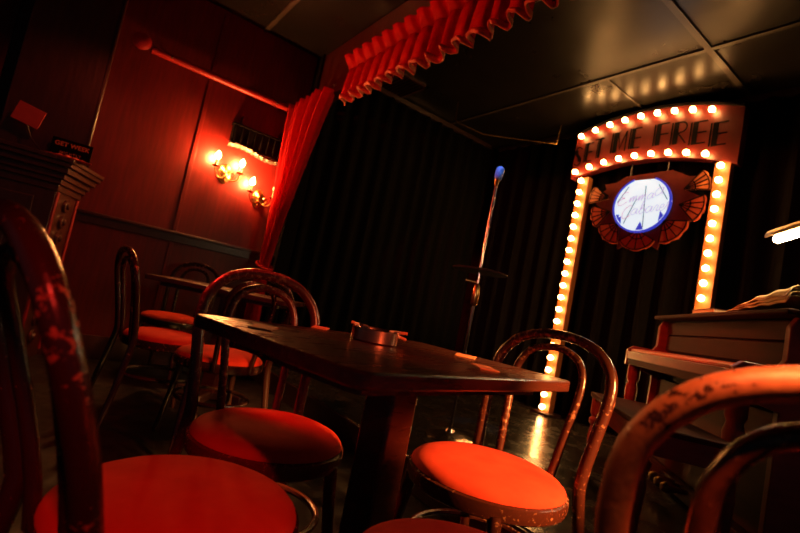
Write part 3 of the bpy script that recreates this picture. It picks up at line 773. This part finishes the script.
o = thing('piano_lamp', 'slim piano lamp with a glowing white tube on a leaning stem on the piano top', 'lamp', onp(1.30, 0.255), PA)
MB().lathe([(0.065, 0), (0.065, 0.014), (0.03, 0.026), (0.012, 0.034), (0, 0.034)], 24).build('base', M['brass'], o)
MB().tube(smoothpath([(0, 0, 0.03), (0.0, 0.02, 0.13), (0.02, 0.0, 0.26), (0.03, -0.12, 0.36), (0.03, -0.225, 0.393), (0.03, -0.24, 0.388)], 6), 0.006, 8).build('stem', M['iron'], o)
sh = MB(); Rr = []
for j in range(9):
    a = radians(-10 + 200 * j / 8)
    Rr.append([(x, -0.25 + 0.040 * cos(a), 0.350 + 0.036 * sin(a)) for x in (-0.12, -0.06, 0, 0.1, 0.2, 0.30)])
sh.grid(Rr).build('shade', M['brass'], o, solid=0.004)
MB().tube([(-0.11, -0.25, 0.340), (-0.095, -0.25, 0.340), (0.285, -0.25, 0.340)], [0.012, 0.018, 0.018], 14).build('light_tube', M['tube'], o)

# bench
o = thing('piano_bench', 'dark wooden bench with turned legs in front of the piano', 'bench', (-1.086, 2.352, ZS), PA)
MB().prism(rounded(0.47, 0.165, 0.02), 0.428, 0.452).build('seat', M['piano'], o, bevel=0.005)
for x, y, dx_, dy_ in ((0, -0.135, 0.86, 0.018), (0, 0.135, 0.86, 0.018), (-0.425, 0, 0.018, 0.26), (0.425, 0, 0.018, 0.26)):
    MB().box((x, y, 0.385), (dx_, dy_, 0.088)).build('apron', M['piano_redlit'], o, bevel=0.003)
for x in (-0.42, 0.42):
    for y in (-0.13, 0.13):
        MB().lathe([(0.014, 0.0), (0.022, 0.02), (0.015, 0.05), (0.020, 0.12), (0.027, 0.22), (0.018, 0.275), (0.030, 0.29), (0.032, 0.31), (0.020, 0.325), (0.030, 0.345), (0.030, 0.43), (0, 0.43)], 18,
                   Matrix.Translation((x, y, 0))).build('leg', M['piano_redlit'], o)

# hanging cable over the stage
o = MB().tube([(-3.72, 2.98, ZC - 0.001), (-3.72, 2.99, 2.87), (-3.70, 3.02, 2.845), (-3.63, 3.32, 2.825), (-3.38, 3.62, 2.835), (-3.12, 3.90, 2.845), (-3.11, 3.91, ZC - 0.001)], 0.006, 8).build('hanging_cable', M['brass'])
tag(o, 'thin bent cable slung below the stage ceiling left of the marquee', 'cable')

# ------------------------------------------------------------------ lights
def spot(name, loc, target, color, power, angle, blend=0.4, size=0.06):
    l = bpy.data.lights.new(name, 'SPOT'); l.color = color; l.energy = power
    l.spot_size = radians(angle); l.spot_blend = blend; l.shadow_soft_size = size
    ob = bpy.data.objects.new(name, l); COL.objects.link(ob); ob.location = loc
    ob.rotation_euler = (Vector(target) - Vector(loc)).to_track_quat('-Z', 'Y').to_euler()
    return ob
AMB = (1.0, 0.23, 0.06); RED = (1.0, 0.03, 0.018)
spot('amber_seat_lamp', (1.5, 1.75, 1.70), (-0.93, 1.18, 0.55), (1.0, 0.38, 0.09), 2000, 15, 0.6)
spot('added_red_hoop_spot', (-2.2, -0.6, 2.6), (-1.55, 0.56, 0.88), RED, 260, 13, 0.5)  # extra spot added to redden the hoop of the tucked chair
spot('amber_back_lamp', (0.30, 0.10, 2.4), (-0.05, 0.69, 0.86), AMB, 1200, 19, 0.8)
spot('added_red_stool_spot', (0.6, 1.6, 2.4), (-0.53, 0.63, 0.47), RED, 75, 14, 0.5)  # separate spot added to brighten the stool top
spot('added_ashtray_spot', (0.95, 0.75, 1.55), (-1.03, 0.76, 0.76), (1.0, 0.15, 0.045), 150, 13, 0.7, 0.03)  # narrow spot put in to give the ashtray its highlight
spot('red_valance_lamp', (-3.1, -1.2, 2.1), (-2.75, 1.55, 2.40), RED, 240, 62, 0.3)
spot('added_red_pole_wash', (1.2, -0.1, 1.9), (-4.2, 1.1, 2.40), RED, 22, 26, 0.6)  # weak wash added to pick out the red pole
spot('red_table_lamp', (0.9, -0.35, 2.2), (-0.76, 0.13, 0.5), RED, 130, 17, 0.5)
spot('red_far_lamp', (-0.6, 1.2, 2.95), (-2.68, 0.65, 0.45), RED, 140, 34, 0.6)
spot('added_red_cabinet_spot', (-1.8, 0.5, 2.9), (-3.9, -0.15, 1.40), (1.0, 0.08, 0.03), 38, 40, 0.7)  # spot added to lift the cabinet out of black
spot('added_microphone_spot', (0.5, -0.6, 1.25), (-2.06, 2.09, 1.15), (1.0, 0.50, 0.38), 120, 12, 0.6, 0.03)  # unseen warm spot added to show up the stand and tray
spot('red_piano_lamp', (-1.9, 0.9, 2.4), (-1.35, 2.95, 0.95), (1.0, 0.14, 0.04), 190, 40, 0.6)
spot('blue_stage_lamp', (-1.9, 1.75, 2.9), (-2.075, 2.09, 1.78), (0.45, 0.65, 1.0), 160, 9, 0.5, 0.02)

w = bpy.data.worlds.new('World'); S.world = w; w.use_nodes = True
w.node_tree.nodes['Background'].inputs['Color'].default_value = (0.55, 0.75, 0.9, 1)
w.node_tree.nodes['Background'].inputs['Strength'].default_value = 0.02

# ------------------------------------------------------------------ camera
cam = bpy.data.cameras.new('Camera'); co = bpy.data.objects.new('Camera', cam); COL.objects.link(co)
cam.sensor_width = 36; cam.sensor_fit = 'HORIZONTAL'; cam.lens = 475 / 800 * 36
cam.clip_start = 0.02
H = radians(144.32); p = radians(4.893); r = radians(11.5)
fw = Vector((cos(H) * cos(p), sin(H) * cos(p), sin(p))); rt = Vector((sin(H), -cos(H), 0)); up = rt.cross(fw)
Rv = rt * cos(r) + up * sin(r); Uv = -rt * sin(r) + up * cos(r)
mw = Matrix((Rv, Uv, -fw)).transposed().to_4x4(); mw.translation = (0, 0, 0.85)
co.matrix_world = mw
cam.dof.use_dof = True; cam.dof.focus_distance = 1.5; cam.dof.aperture_fstop = 3.2
S.camera = co
S.view_settings.view_transform = 'Standard'; S.view_settings.look = 'None'
S.view_settings.exposure = 0; S.view_settings.gamma = 1; S.view_settings.use_curve_mapping = False
